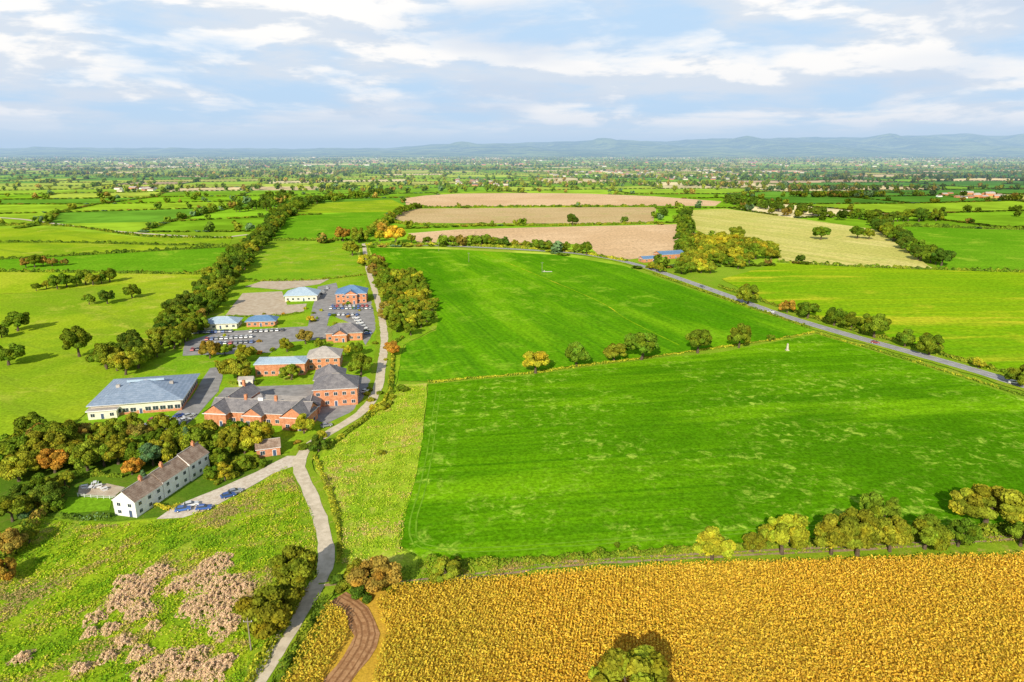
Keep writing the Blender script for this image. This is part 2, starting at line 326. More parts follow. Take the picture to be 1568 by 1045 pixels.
# ------------------------------------------------------------------ ground
g=[-45000,-25000,-14000,-8000,-4500,-2500,-1400,-800,-400,-200,0,200,400,800,1400,2500,4500,8000,14000,25000,45000]
V=[(x,y,0) for y in g for x in g]; n=len(g)
me=bpy.data.meshes.new('ground'); me.from_pydata(V,[],[(j*n+i,j*n+i+1,(j+1)*n+i+1,(j+1)*n+i) for j in range(n-1) for i in range(n-1)])
me.materials.append(M['ground']); link(bpy.data.objects.new('ground',me))
FIELDS=[
 ('left_pasture','pasture',[(-300,470),(40,449),(170,437),(318,424),(270,510),(190,562),(130,635),(60,690),(0,705),(-300,780)],.20),
 ('pasture_strip','yg',[(-300,420),(0,417),(170,419),(330,421),(318,424),(170,437),(40,449),(-300,465)],.22),
 ('pasture_strip','deep',[(-300,404),(0,398),(350,379),(340,405),(325,420),(175,419),(0,417),(-300,420)],.24),
 ('pasture_strip','pasture',[(-300,352),(75,350),(215,364),(355,366),(350,379),(0,398),(-300,404)],.26),
 ('north_pasture','deep',[(430,332),(560,325),(605,325),(590,340),(565,368),(405,370),(415,350)],.20),
 ('north_pasture','pasture',[(480,312),(600,306),(625,318),(605,325),(440,327)],.22),
 ('school_field','lawn',[(400,376),(540,373),(560,420),(480,432),(365,434),(380,400)],.20),
 ('school_grounds','lawn',[(365,434),(480,432),(560,415),(600,415),(650,430),(675,500),(618,530),(605,600),(550,645),(470,690),(400,700),(300,690),(130,660),(130,640),(180,570),(270,540),(300,490)],.28),
 ('wood_floor','woodfloor',[(-300,720),(130,650),(300,660),(400,690),(440,700),(350,755),(270,790),(170,800),(60,790),(-300,950)],.25),
 ('rough_grassland','rough',[(-300,1000),(0,870),(60,795),(170,803),(270,793),(350,765),(440,712),(457,720),(490,790),(494,880),(400,1045),(330,1160),(-300,1160)],.30),
 ('meadow','lightgrass',[(655,588),(608,590),(600,612),(550,655),(495,690),(482,720),(505,770),(520,830),(520,880),(640,890),(640,855),(612,842),(618,795),(635,740),(648,670)],.30),
 ('field_margin','verge',[(515,870),(610,845),(880,850),(1060,838),(1500,815),(1800,800),(1800,830),(1568,850),(1060,864),(760,885),(520,915)],.27),
 ('green_crop_field','crop1',[(655,590),(800,577),(905,563),(1000,551),(1100,541),(1195,523),(1250,513),(1400,558),(1568,613),(1900,720),(1900,795),(1568,806),(1480,815),(1250,825),(1050,838),(880,852),(740,860),(650,857),(612,838),(615,800),(635,740),(648,670)],.35),
 ('middle_crop_field','crop2',[(565,380),(620,381),(700,383),(850,391),(955,408),(1040,438),(1120,464),(1180,484),(1238,503),(1243,508),(1190,519),(1000,546),(900,558),(800,572),(655,585),(610,584),(613,550),(622,527),(668,507),(672,490),(660,450),(645,430),(600,415),(575,405)],.33),
 ('grass_ley_field','crop3',[(1105,428),(1190,404),(1440,414),(1700,422),(1900,700),(1568,586),(1400,528),(1260,492),(1170,462)],.30),
 ('ploughed_field','tan',[(620,304),(650,300),(700,297),(800,296),(900,297),(1000,301),(1105,309),(1095,316),(900,315),(622,318)],.20),
 ('ploughed_field','tan2',[(590,331),(640,320),(900,318),(1005,318),(1000,342),(900,343),(625,342)],.22),
 ('ploughed_field','tan',[(625,358),(700,352),(850,348),(1040,344),(1048,362),(1035,388),(965,398),(915,390),(900,375),(750,371),(640,372)],.24),
 ('stubble_field','stubble',[(1045,323),(1110,320),(1200,332),(1340,352),(1385,382),(1430,413),(1300,409),(1195,402),(1182,385),(1100,368),(1060,350)],.26),
 ('east_field','deep',[(1385,348),(1700,356),(1700,420),(1440,413),(1400,378)],.20),
 ('maize_ground','maizeground',[(520,925),(600,900),(760,888),(900,876),(1060,866),(1250,861),(1568,852),(1800,842),(1800,1200),(380,1200),(430,1060)],.30),
]
EXCL=[]
for nm,mt,pts,z in FIELDS:
    W=GP(pts); sheet(nm,W,z,M[mt]); EXCL.append(W)
ribbon('crop_tramline',GP([(740,388),(900,455),(960,490),(1040,530)]),.9,.40,M['crop3'])
tl=simple_mat('tramline_grass',(0.13,0.32,0.01),(0.22,0.42,0.03),.4,.95)
for o_ in (0,1.8): ribbon('crop_tramline',GP([(668,600),(662,640),(653,700),(641,755),(628,800),(632,832),(670,846),(760,846),(880,838),(1050,825),(1250,812),(1480,802)]),.45,.40,tl,.1,o_)
# ------------------------------------------------------------------ distant patchwork
ang=math.radians(14); ca,sa=math.cos(ang),math.sin(ang); S=185.0
vt={}
def gv(i,j):
    if (i,j) not in vt:
        x=i*S*1.15+random.uniform(-45,45); y=j*S+random.uniform(-40,40); vt[(i,j)]=(x*ca-y*sa,x*sa+y*ca)
    return vt[(i,j)]
fpal=[(0.24,0.46,0.02)]*4+[(0.33,0.52,0.03)]*5+[(0.16,0.36,0.03)]*2+[(0.44,0.55,0.06)]*4+[(0.52,0.52,0.12)]*2+[(0.76,0.60,0.32)]*2+[(0.80,0.68,0.36)]*2+[(0.60,0.44,0.26)]*1
PV=[];PT=[];edges=[]; colr={}
for j in range(0,75):
    for i in range(-75,100):
        cx,cy=gv(i,j)
        if cy<560 or cy>13500 or abs(cx)>0.95*cy+500: continue
        q=[gv(i,j),gv(i+1,j),gv(i+1,j+1),gv(i,j+1)]
        same=(i-1,j) in colr and random.random()<0.30
        pal=fpal[:15] if (cy<1500 and cx<-250) else fpal
        c=colr[(i-1,j)] if same else random.choice(pal)
        if cx>cy*0.28 and 900<cy<3500 and not same and random.random()<.5: c=(0.11,0.28,0.03)  # cloud shadow over the right-hand fields, painted as a darker cell colour
        colr[(i,j)]=c; k=random.uniform(.88,1.12)
        for p in q: PV.append((p[0],p[1],0.08))
        PT.append(tuple(a*k for a in c))
        if not same: edges.append((q[0],q[3]))
        if random.random()<0.8: edges.append((q[0],q[1]))
link(bpy.data.objects.new('distant_fields',quads_mesh('distant_fields',np.array(PV),np.array(PT),[M['patch']])))
tx=[];ty=[];tr=[]
for a,b in edges:
    d=math.hypot(b[0]-a[0],b[1]-a[1]); y0=a[1]; sp=34 if y0<2500 else (46 if y0<5000 else 70)
    if random.random()<.15: sp*=.45
    if random.random()<.2: sp*=3
    k=int(d/sp)
    for q in range(k+1):
        if random.random()<0.35: continue
        t=random.random(); tx.append(a[0]+(b[0]-a[0])*t+random.uniform(-3,3)); ty.append(a[1]+(b[1]-a[1])*t+random.uniform(-3,3))
        tr.append(random.uniform(3.5,8.0)*(1.0 if y0<4000 else 1.2))
    if y0<4500:
        k2=int(d/12)
        for q in range(k2):
            t=(q+.5)/k2; tx.append(a[0]+(b[0]-a[0])*t+random.uniform(-1,1)); ty.append(a[1]+(b[1]-a[1])*t+random.uniform(-1,1)); tr.append(-random.uniform(4.5,7.5))
for w in range(230):
    y=900+random.random()**0.8*10000; x=random.uniform(-.85,.85)*y; k=random.randint(8,80); s=random.uniform(20,120)
    for q in range(k): tx.append(x+random.gauss(0,s*2.2)); ty.append(y+random.gauss(0,s*.4)); tr.append(random.uniform(5,9))
tx=np.array(tx);ty=np.array(ty);tr=np.array(tr); keep=ty>560
for W in EXCL: keep&=~inpoly(tx,ty,W)
tx,ty,tr=tx[keep],ty[keep],tr[keep]
def crown(K,seed,flat=1.0):
    r=np.random.default_rng(seed); c=unit(r.normal(size=(9,3)))*np.array([.55,.55,.4])+np.array([0,0,.95]); k=r.integers(0,9,K)
    d=unit(r.normal(size=(K,3))); C=c[k]+d*0.42; C[:,2]*=flat
    return leafq(C,r.uniform(.6,1.3,K)*(0.22 if K>100 else 0.32 if K>40 else .42),unit(d+r.normal(size=(K,3))*.4),r).reshape(K,4,3)
def mass(name,sel,K):
    X,Y,R=tx[sel],ty[sel],tr[sel]; n=len(X)
    if n==0: return
    keys=['dg','g','g','g','g','dg','o','o','o','bg','br']; T=tints(keys,n,.25)
    cloud_shade=np.clip((X/Y-.22)*4,0,1)*np.clip((3800-Y)/1500,0,1); T*=(1-.5*cloud_shade)[:,None]  # same cloud shadow painted into the tints of the right-hand trees
    out=[];tt=[]
    for s in range(6):
        m=(np.arange(n)%6==s); tmp=crown(K,s+K)
        hed=(R[m]<0); RR=np.abs(R[m]); sc=np.column_stack([RR,RR,np.where(hed,1.5,RR)])
        A=tmp[None]*sc[:,None,None,:]; A[...,0]+=X[m][:,None,None]; A[...,1]+=Y[m][:,None,None]
        out.append(A.reshape(-1,3)); tq=np.repeat(T[m],K,axis=0); tt.append(tq*(1+rng.uniform(-.2,.2,(len(tq),1))))
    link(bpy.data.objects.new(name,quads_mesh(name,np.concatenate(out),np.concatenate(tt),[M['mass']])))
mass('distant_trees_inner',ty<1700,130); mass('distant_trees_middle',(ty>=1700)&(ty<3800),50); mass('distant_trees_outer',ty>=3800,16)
# ------------------------------------------------------------------ hills
prof=[(-300,228),(0,227),(150,226.5),(300,227.5),(500,228),(600,226.5),(660,222),(700,220),(780,220),(830,218),(900,215.5),(960,215),(1010,217),(1080,213),(1180,212),(1250,210.5),(1330,210.5),(1400,208),(1450,206),(1475,204.5),(1510,208),(1568,210),(1750,213),(1950,220)]
HV=[];HF=[]; us=np.arange(-300,1951,10); rows=[(9000,0.0),(10500,0.22),(12000,0.5),(13200,0.8),(14500,1.0),(17000,0.6),(21000,0)]
pu=[p[0] for p in prof];pv=[p[1] for p in prof]
for jr,(yy,k) in enumerate(rows):
    for iu,u in enumerate(us):
        vt_=np.interp(u,pu,pv)+0.3*math.sin(u*.045)+.4*math.sin(u*.13)+.3*math.sin(u*.31)
        a,b,c=ray(u,vt_); z=H+c/b*14500
        z=max(z,-20)
        zz=z*k*(1+ (0.25*math.sin(u*.03+jr*1.7)+.15*math.sin(u*.09+jr*2.3) if 0<k<1 else 0))-(2 if k==0 else 0)
        HV.append((a/b*14500*(yy/14500)**.6,yy,zz))
nu=len(us)
for j in range(len(rows)-1):
    for i in range(nu-1): HF.append((j*nu+i,j*nu+i+1,(j+1)*nu+i+1,(j+1)*nu+i))
me=bpy.data.meshes.new('hills'); me.from_pydata(HV,[],HF); me.materials.append(field_mat('hill_cover',(0.10,0.18,0.04),(0.26,0.36,0.08),(0.08,0.13,0.04),big=.0016,mid=.005,fine=.02,csel=(.45,.6))); 
for p in me.polygons: p.use_smooth=True
link(bpy.data.objects.new('hills',me))
# ------------------------------------------------------------------ roads
lane=[(330,1130),(395,1045),(432,985),(466,930),(488,895),(500,850),(490,795),(470,745),(458,712),(474,684),(512,660),(552,634),(576,602),(585,560),(588,510),(578,460),(563,410),(557,374)]
ribbon('lane_verge',GP(lane),9,.38,M['verge'],.6)
ribbon('country_lane',GP(lane),4.0,.46,M['lane'],.25)
lane2=[(488,897),(530,893),(620,895),(760,880),(860,866),(1060,854),(1250,844),(1400,836),(1568,824),(1800,810)]
ribbon('farm_lane',GP(lane2),2.5,.43,M['farmtrack'],.3)
ribbon('farm_lane_centre_grass',GP(lane2),0.7,.47,M['verge'],.2)
mr=[(557,374),(700,378),(860,387),(930,396),(985,409),(1050,431),(1120,456),(1180,478),(1250,500),(1330,523),(1420,548),(1500,571),(1568,592),(1800,660)]
ribbon('main_road_verge',GP(mr),15,.38,M['verge'],1)
ribbon('main_road',GP(mr),7.6,.44,M['mainroad'])
for o_ in (-3.4,3.4): ribbon('road_edge_line',GP(mr),.22,.46,M['line'],0,o_)
Sx=smooth_path(GP(mr)); mb=[];mf=[]
for i in range(0,len(Sx)-1,2):
    a,b=Sx[i],Sx[i+1]; d=(b-a).normalized(); n_=Vector((-d.y,d.x))*.12; k=len(mb)
    for p in (a-n_,b-n_,b+n_,a+n_): mb.append((p.x,p.y,.46))
    mf.append((k,k+1,k+2,k+3))
me=bpy.data.meshes.new('road_centre_line'); me.from_pydata(mb,[],mf); me.materials.append(M['line']); link(bpy.data.objects.new('road_centre_line',me))
ribbon('far_lane',GP([(-200,325),(0,334),(75,342),(150,352),(230,359),(330,364),(380,360)]),7,.40,M['lane'])
YARDS=[('car_park','asphalt',[(283,525),(330,510),(445,502),(505,500),(500,520),(440,525),(415,541),(280,546)],.34),
 ('school_road','asphalt',[(190,655),(262,642),(290,615),(322,565),(345,562),(335,600),(300,640),(265,668),(200,672)],.36),
 ('school_road','asphalt',[(487,440),(515,434),(520,450),(503,490),(500,503),(470,506)],.38),
 ('sports_court','paving',[(345,484),(372,450),(432,447),(440,468),(470,466),(465,478),(420,484)],.36),
 ('sports_court','paving',[(375,440),(400,432),(505,428),(490,436),(432,445)],.40),
 ('courtyard','asphalt',[(330,612),(345,595),(480,590),(560,578),(578,590),(548,628),(500,650),(470,640)],.36),
 ('car_park','asphalt',[(500,480),(505,462),(572,462),(578,500),(560,530),(545,500)],.36),
 ('gravel_drive','gravel',[(240,797),(268,777),(340,748),(392,725),(440,700),(462,700),(458,713),(420,726),(370,755),(320,782),(280,795)],.42),
 ('garden_patio','paving',[(122,745),(165,742),(192,748),(175,762),(120,758)],.34),
 ('garden_lawn','lawn',[(105,763),(172,765),(168,783),(90,790)],.33)]
for nm,mt,pts,z in YARDS: sheet(nm,GP(pts),z,M[mt],.2)
def bays(u0,v0,u1,v1,nb,dirdeg,length=5):
    m_=[];f_=[]; a=Vector(G(u0,v0));b=Vector(G(u1,v1)); d=Vector((math.cos(math.radians(dirdeg)),math.sin(math.radians(dirdeg)))); n_=Vector((-d.y,d.x))*.07
    for i in range(nb+1):
        p=a.lerp(b,i/nb)-d*length/2; q=p+d*length; k=len(m_)
        for w_ in (p-n_,q-n_,q+n_,p+n_): m_.append((w_.x,w_.y,.43))
        f_.append((k,k+1,k+2,k+3))
    me=bpy.data.meshes.new('parking_bay_markings'); me.from_pydata(m_,[],f_); me.materials.append(M['line']); link(bpy.data.objects.new('parking_bay_markings',me))
bays(295,512,360,509,12,98); bays(314,522,395,517.5,13,98); bays(326,529,392,526,11,98); bays(505,474,570,474,12,98)
trk=[(515,918),(548,940),(560,975),(545,1010),(520,1045),(490,1090)]
ribbon('dirt_track',GP(trk),5.4,.42,M['dirt'],.5)
for o_ in (-1.9,-.6,.8,2.0): ribbon('wheel_rut',GP(trk),.35,.45,M['rut'],.14,o_)
# ------------------------------------------------------------------ maize crop
def scatter_mass(name,C,S_,Nn,T,asp=.75):
    link(bpy.data.objects.new(name,quads_mesh(name,leafq(C,S_,Nn,rng,asp),T,[M['mass']])))
fa,fb,fc=FN(60,1),FN(16,2),FN(5,3)
def maize(name,poly,deg,gbias=0.0):
    W=GP(poly); xs=[p[0] for p in W];ys=[p[1] for p in W]; d=math.radians(deg)
    R0=max(max(xs)-min(xs),max(ys)-min(ys)); cx,cy=(min(xs)+max(xs))/2,(min(ys)+max(ys))/2
    a=np.arange(-R0,R0,.70); b=np.arange(-R0,R0,.27); A,B=np.meshgrid(a,b); A=A.ravel();B=B.ravel()
    A=A+rng.normal(size=A.size)*.09+.25*np.sin(B*.05);B=B+rng.uniform(-.15,.15,B.size)
    X=cx+A*math.cos(d)+B*math.sin(d); Y=cy-A*math.sin(d)+B*math.cos(d)
    vis=inpoly(X,Y,W)&(np.abs(X)<.8*Y+12)&(Y>95); X,Y=X[vis],Y[vis]
    n=len(X); C=[];T=[];Nn=[];Sz=[]
    base=np.array([(0.88,0.53,0.05),(0.93,0.60,0.08),(0.82,0.50,0.045),(0.66,0.48,0.04),(0.76,0.42,0.04)])
    ph=.6*fa(X,Y)+.25*fb(X,Y); hh=.25*fb(X,Y)+.2*fc(X,Y)
    grn=np.clip(gbias+ph*.12+.05+ np.clip((0-X)/30,0,.4),0,.7)[:,None]*rng.uniform(.4,1.3,(n,1))
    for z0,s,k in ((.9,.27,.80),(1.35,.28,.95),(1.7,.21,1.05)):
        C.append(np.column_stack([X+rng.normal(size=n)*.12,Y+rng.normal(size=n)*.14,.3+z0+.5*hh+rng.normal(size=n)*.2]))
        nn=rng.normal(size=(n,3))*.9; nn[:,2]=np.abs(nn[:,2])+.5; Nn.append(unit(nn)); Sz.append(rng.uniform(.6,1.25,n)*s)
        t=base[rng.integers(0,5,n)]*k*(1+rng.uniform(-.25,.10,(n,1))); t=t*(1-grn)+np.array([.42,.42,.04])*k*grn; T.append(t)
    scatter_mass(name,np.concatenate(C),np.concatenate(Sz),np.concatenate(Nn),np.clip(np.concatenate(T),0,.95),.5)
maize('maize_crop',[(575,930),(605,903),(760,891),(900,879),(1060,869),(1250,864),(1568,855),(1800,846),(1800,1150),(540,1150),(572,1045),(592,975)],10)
maize('maize_crop_strip',[(503,930),(525,942),(535,960),(530,985),(497,1040),(460,1110),(395,1110),(440,1040)],22,.1)
def tufts(name,poly,n,h,keys,leaf,z0=.3,seed=5):
    W=GP(poly); xs=[p[0] for p in W];ys=[p[1] for p in W]
    X=rng.uniform(min(xs),max(xs),n*4);Y=rng.uniform(min(ys),max(ys),n*4); k=inpoly(X,Y,W)
    w=FN(10,seed)(X,Y)*.8+FN(2.5,seed+1)(X,Y)*.5+rng.normal(size=X.size)*.9; k&=w>.1
    X,Y=X[k][:n],Y[k][:n]; n=len(X)
    C=np.column_stack([X,Y,z0+rng.uniform(0,h,n)]); nn=rng.normal(size=(n,3))*.7; nn[:,2]=np.abs(nn[:,2])+.8
    c=np.array([kk for kk in keys]); ph=FN(28,seed+3)(X,Y)*.9+FN(7,seed+4)(X,Y)*.5+rng.normal(size=n)*.6
    T=c[np.clip(((ph+2.2)/4.4*len(c)).astype(int),0,len(c)-1)]*(1+rng.uniform(-.22,.22,(n,1)))
    scatter_mass(name,C,rng.uniform(.5,1.3,n)*leaf,unit(nn),T)
rp=[(-20,1040),(-20,880),(60,800),(170,806),(270,797),(350,769),(440,716),(480,790),(488,880),(395,1040)]
tufts('rough_grass_tufts',[(-60,1090)]+rp[1:-1]+[(385,1060)],75000,.45,[(0.18,0.36,.015),(.28,.46,.015),(.38,.51,.02),(.50,.52,.04),(.56,.44,.11),(.42,.32,.12)],.16)
tufts('meadow_tufts',[(650,592),(612,594),(600,615),(550,658),(500,692),(488,720),(510,770),(524,830),(524,870),(615,850),(620,795),(635,740),(648,670)],34000,.4,[(0.26,0.43,.02),(.36,.53,.02),(.46,.58,.04),(.58,.54,.08),(.60,.46,.16)],.16,seed=25)
tufts('field_margin_grass',[(530,905),(640,862),(740,864),(880,856),(1050,842),(1500,819),(1700,808),(1700,818),(1568,832),(1060,858),(860,870),(760,884),(620,900)],36000,.6,[(0.20,0.34,.02),(.30,.40,.02),(.40,.36,.05),(.46,.32,.10)],.17,seed=45)
bl=[(205,912,34),(195,895,22),(240,880,22),(215,940,24),(330,868,28),(300,892,30),(345,900,32),(320,930,36),(365,935,30),(345,960,28),(290,935,18),(145,950,16),(140,972,12),(170,965,14),(190,985,16),(215,1003,18),(165,1010,14),(255,1018,28),(300,1008,22),(325,1030,28),(225,1035,24),(35,1012,16),(125,1028,16),(345,1015,16),(235,962,12),(265,905,14),(185,925,24),(225,900,20),(285,1030,26),(375,905,18)]
C=[];T=[]
for u,v,r_ in bl:
    x,y=G(u,v); R=r_*mpp(v); k=int(330*R*R)+60; a=rng.uniform(0,6.28,k); q=R*np.sqrt(rng.random(k))*(1+.22*np.sin(a*3+u)+.12*np.sin(a*7+v)); 
    px,py=x+q*np.cos(a),y+q*np.sin(a)*1.1; zz=.35+np.clip(1.1-(q/R)**2,0.15,1)*rng.uniform(.45,.9,k)*(1+.35*FN(2.5,9)(px,py))
    ok=FN(3,12)(px,py)+FN(1.2,13)(px,py)*.5+rng.normal(size=k)*.4>-.8
    b=np.array([(.84,.56,.34),(.90,.64,.42),(.74,.48,.28),(.56,.44,.18)])[rng.integers(0,4,k)]; C.append(np.column_stack([px,py,zz])[ok]); T.append((b*(1+rng.uniform(-.25,.05,(k,1))))[ok])
C=np.concatenate(C);T=np.concatenate(T); nn=rng.normal(size=C.shape)*.6+np.array([-.15,-.5,0]); nn[:,2]=np.abs(nn[:,2])+.6
scatter_mass('dead_willowherb_scrub',C,rng.uniform(.5,1.2,len(C))*.13,unit(nn),T)
# ------------------------------------------------------------------ hedges
hedge('hedge',[(375,1060),(425,975),(455,930)],2.0,1.6,('g','o','yg'),6,.25)
hedge('hedge',[(425,1050),(462,985),(495,930)],2.4,2.2,('dg','g','o'),7,.25)
hedge('hedge',[(482,700),(508,765),(520,830),(518,868)],1.6,1.2,('o','yg','o'),6,.25)
hedge('hedge',[(655,861),(730,866),(880,857),(1050,845),(1250,835)],2.4,1.5,('g','o','g'),6,.25)
hedge('hedge',[(1250,835),(1400,826),(1568,812),(1750,800)],3,2.6,('g','o','g'),6,.3)
hedge('hedge',[(540,907),(620,903),(760,888)],1.2,1.0,('o','br','o'),5,.25)
hedge('hedge',[(655,587),(800,574),(905,560),(1000,548),(1190,521),(1246,510)],1.4,.9,('o','yg','yg'),4,.3)
hedge('hedge',[(-60,960),(0,872),(62,795),(102,748)],3.0,2.6,('dg','o','br'),6,.3)
hedge('hedge',[(598,600),(601,560),(603,530),(618,518)],1.8,1.6,('o','yg','g'),5,.35)
hedge('hedge',[(600,602),(575,630),(545,655),(500,690)],1.8,1.5,('o','g','yg'),5,.35)
hedge('hedge',[(-200,404),(0,398),(350,379)],3,2.6,('dg','g'),2,.7)
hedge('hedge',[(-200,421),(0,417),(170,419),(330,421)],2.5,2.2,('dg','g','o'),2,.7)
hedge('hedge',[(-200,375),(60,372),(250,376),(348,377)],2.5,2.2,('dg','g'),2,.8)
hedge('hedge',[(-200,350),(75,346),(215,362),(355,366)],2.5,2.2,('dg','o'),2,.8)
hedge('hedge',[(1000,420),(1120,462),(1180,483),(1240,504)],1.8,1.3,('g','o'),3,.4)
hedge('hedge',[(1100,440),(1250,490),(1330,513),(1420,538),(1568,582)],2.4,2.0,('g','o','dg'),3,.4)
hedge('hedge',[(1250,511),(1400,555),(1568,608),(1700,650)],1.2,.9,('o','yg','g'),3,.35)
hedge('hedge',[(1190,402),(1300,409),(1440,414),(1700,422)],3,2.4,('dg','g','o'),2,.6)
hedge('hedge',[(1380,347),(1560,352),(1700,356)],4,3.5,('dg','g'),2,.9)
hedge('hedge',[(620,319),(900,317),(1005,317)],4,3,('dg','g','o'),1.5,1.1)
hedge('hedge',[(590,331),(625,344),(850,346),(1000,343)],4,2.5,('g','o'),1.5,1)
hedge('hedge',[(560,376),(700,377),(850,384),(960,401)],3,2.4,('g','o','yg'),2,.8)
hedge('hedge',[(1045,323),(1060,350),(1048,365),(1035,388)],6,5,('dg','g'),2,1)
hedge('hedge',[(415,369),(490,369),(560,370)],3,2.6,('dg','g','o'),2,.8)
hedge('hedge',[(345,486),(420,486),(465,480)],1.5,1.2,('g','o'),5,.3)
hedge('hedge',[(366,432),(480,430),(560,422)],1.5,1.4,('g','o'),4,.4)
hedge('hedge',[(350,588),(375,592),(385,610)],1.5,1.2,('g','o'),6,.3)
hedge('garden_hedge',[(225,775),(262,782),(272,775)],1.4,1.4,('y','yg'),10,.2)
hedge('garden_hedge',[(95,795),(130,798),(172,796)],1.6,1.4,('dg','bg'),8,.25)
hedge('garden_hedge',[(110,735),(150,730),(190,733)],1.6,1.8,('g','o'),8,.25)
# ------------------------------------------------------------------ trees
for a in [(458,905,86,'o'),(405,968,88,'o'),(432,938,66,'o'),(572,908,76,'br'),(548,898,46,'o'),(686,893,50,'o'),
 (1090,858,62,'yg'),(1152,848,40,'o'),(1197,850,72,'yg'),(1272,850,68,'o'),(1312,852,80,'o'),(1345,812,62,'g'),(1362,846,60,'o'),(1415,842,64,'g'),(1466,838,52,'g'),(1508,806,88,'o'),(1562,838,54,'g'),(1600,830,60,'g'),
 (966,1095,122,'o'),
 (820,572,44,'yg'),(883,561,42,'g'),(940,553,36,'o'),(982,551,56,'g'),(1068,541,48,'g'),(1131,533,40,'g'),(1180,523,12,'g'),
 (1145,467,34,'g'),(1205,480,22,'or'),(1236,488,32,'g'),(1277,499,36,'g'),(1303,506,34,'g'),(1338,518,44,'g'),(1385,532,30,'g'),(1422,545,38,'g'),(1498,565,20,'yg'),(1561,592,40,'g'),
 (28,508,40,'g'),(14,560,46,'g'),(122,547,50,'g'),(193,575,46,'o'),(137,467,18,'g'),(165,466,26,'dg'),(203,457,26,'g'),(3,518,26,'dg'),
 (365,582,50,'o'),(322,550,34,'or'),(377,555,36,'o'),(446,583,34,'o'),(553,576,40,'g'),(600,545,26,'or'),(545,545,26,'g'),(345,545,22,'o'),(440,540,24,'o'),(468,528,26,'br'),(490,535,22,'o'),(475,495,14,'y'),(530,545,20,'yg'),
 (466,665,36,'yg'),(488,692,30,'dg'),(20,800,50,'o'),(78,775,48,'dg'),(18,850,50,'br'),(10,890,44,'or'),(45,835,36,'o'),
 (235,714,44,'bg'),(85,725,52,'or'),(135,722,54,'o'),(182,712,52,'o'),(203,728,32,'or'),(105,685,44,'o'),(30,738,60,'o'),(60,715,50,'o'),
 (265,692,36,'g'),(300,680,32,'o'),(328,694,40,'g'),(392,692,54,'yg'),(360,692,44,'o'),(325,735,26,'g'),(372,722,28,'g'),(160,692,40,'o'),(215,692,34,'g'),
 (350,700,40,'o'),(335,715,30,'g'),(60,765,44,'g'),(35,775,40,'dg'),(100,745,30,'o'),(210,705,40,'g'),(160,715,44,'g'),(110,710,46,'o'),(250,700,36,'o'),(285,690,34,'g'),
 (1256,368,26,'g'),(1312,366,24,'g'),(1330,367,18,'o'),(877,346,20,'dg'),(1410,400,22,'g'),
 (525,370,26,'or'),(550,372,26,'o'),(540,392,26,'o'),(582,370,20,'yg'),(606,373,34,'y'),(588,362,24,'or'),(630,373,16,'o'),(560,408,20,'yg')]:
    tree(*a)
tree(345,738,24,'yg','tall'); tree(290,700,30,'bg','conifer',.9); tree(222,745,22,'bg','conifer',.8)
belt([(175,575),(220,545),(262,522),(300,480),(340,430),(375,395),(410,360),(435,328)],22,4.5,6.2,['dg','g','o','g','g','dg'])
belt([(190,575),(262,525),(300,492)],16,7,5,['o','br','g','g'])
belt([(425,335),(480,312),(560,302),(600,296)],26,8,7,['dg','g','g'])
belt([(350,325),(400,320),(430,300)],50,9,7,['dg','g'])
belt([(40,447),(110,440),(170,433)],8,6,5,['g','g','o'])
belt([(20,412),(100,406)],10,7,6,['g','br','g'])
belt([(565,365),(610,330),(640,318)],8,10,5.5,['g','o','g'])
belt([(640,374),(730,377),(810,381),(912,392)],6,12,6,['dg','g','g','o'])
belt([(990,412),(1015,420)],10,7,5,['g','o'])
belt([(1340,345),(1365,362),(1390,380),(1430,408)],16,8,7,['dg','g'])
belt([(1050,330),(1045,360),(1050,385)],10,9,6,['dg','g'])
belt([(1110,310),(1200,325),(1330,338),(1450,338)],26,9,8,['dg','dg','g'])
wood([(585,418),(640,428),(668,470),(672,505),(612,520),(598,490)],76,4.5,['o','o','yg','g','g'])
wood([(560,405),(575,400),(600,425),(600,500),(588,500),(585,450)],26,4.5,['br','o','g'])
wood([(1040,400),(1060,375),(1130,365),(1190,392),(1170,408),(1090,420),(1020,420)],80,6.5,['yg','o','yg','o','g'])
wood([(90,675),(250,668),(330,680),(300,704),(240,715),(100,718),(0,740),(0,725)],30,4.4,['o','g','g','o','br','o'])
wood([(0,690),(90,662),(100,700),(0,745)],8,5.5,['o','g','g'])
wood([(310,672),(400,675),(420,690),(330,715)],14,3.4,['o','yg','g','g'])
wood([(310,715),(390,700),(410,715),(330,745)],14,2.2,['g','o','yg'],'bush')
wood([(420,640),(540,650),(470,690),(430,680)],8,2.2,['g','yg','or'],'bush')
wood([(560,600),(620,590),(612,610),(560,650)],8,2.5,['g','yg','o'],'bush')
wood([(495,885),(560,915),(610,905),(560,925)],6,2.4,['dg','o'],'bush')
wood([(40,750),(110,745),(90,790),(30,800)],12,2.6,['g','o','bg'],'bush')
wood([(300,490),(560,440),(600,560),(340,600)],46,1.6,['g','o','yg','or'],'bush')
for u,v,w in [(584,697,16),(945,838,14),(790,860,14),(880,852,12),(700,860,14),(600,612,18),(590,625,18),(830,856,12),(1010,846,12),(1230,838,20)]:
    tree(u,v,w,random.choice(['g','o','yg']),'bush')
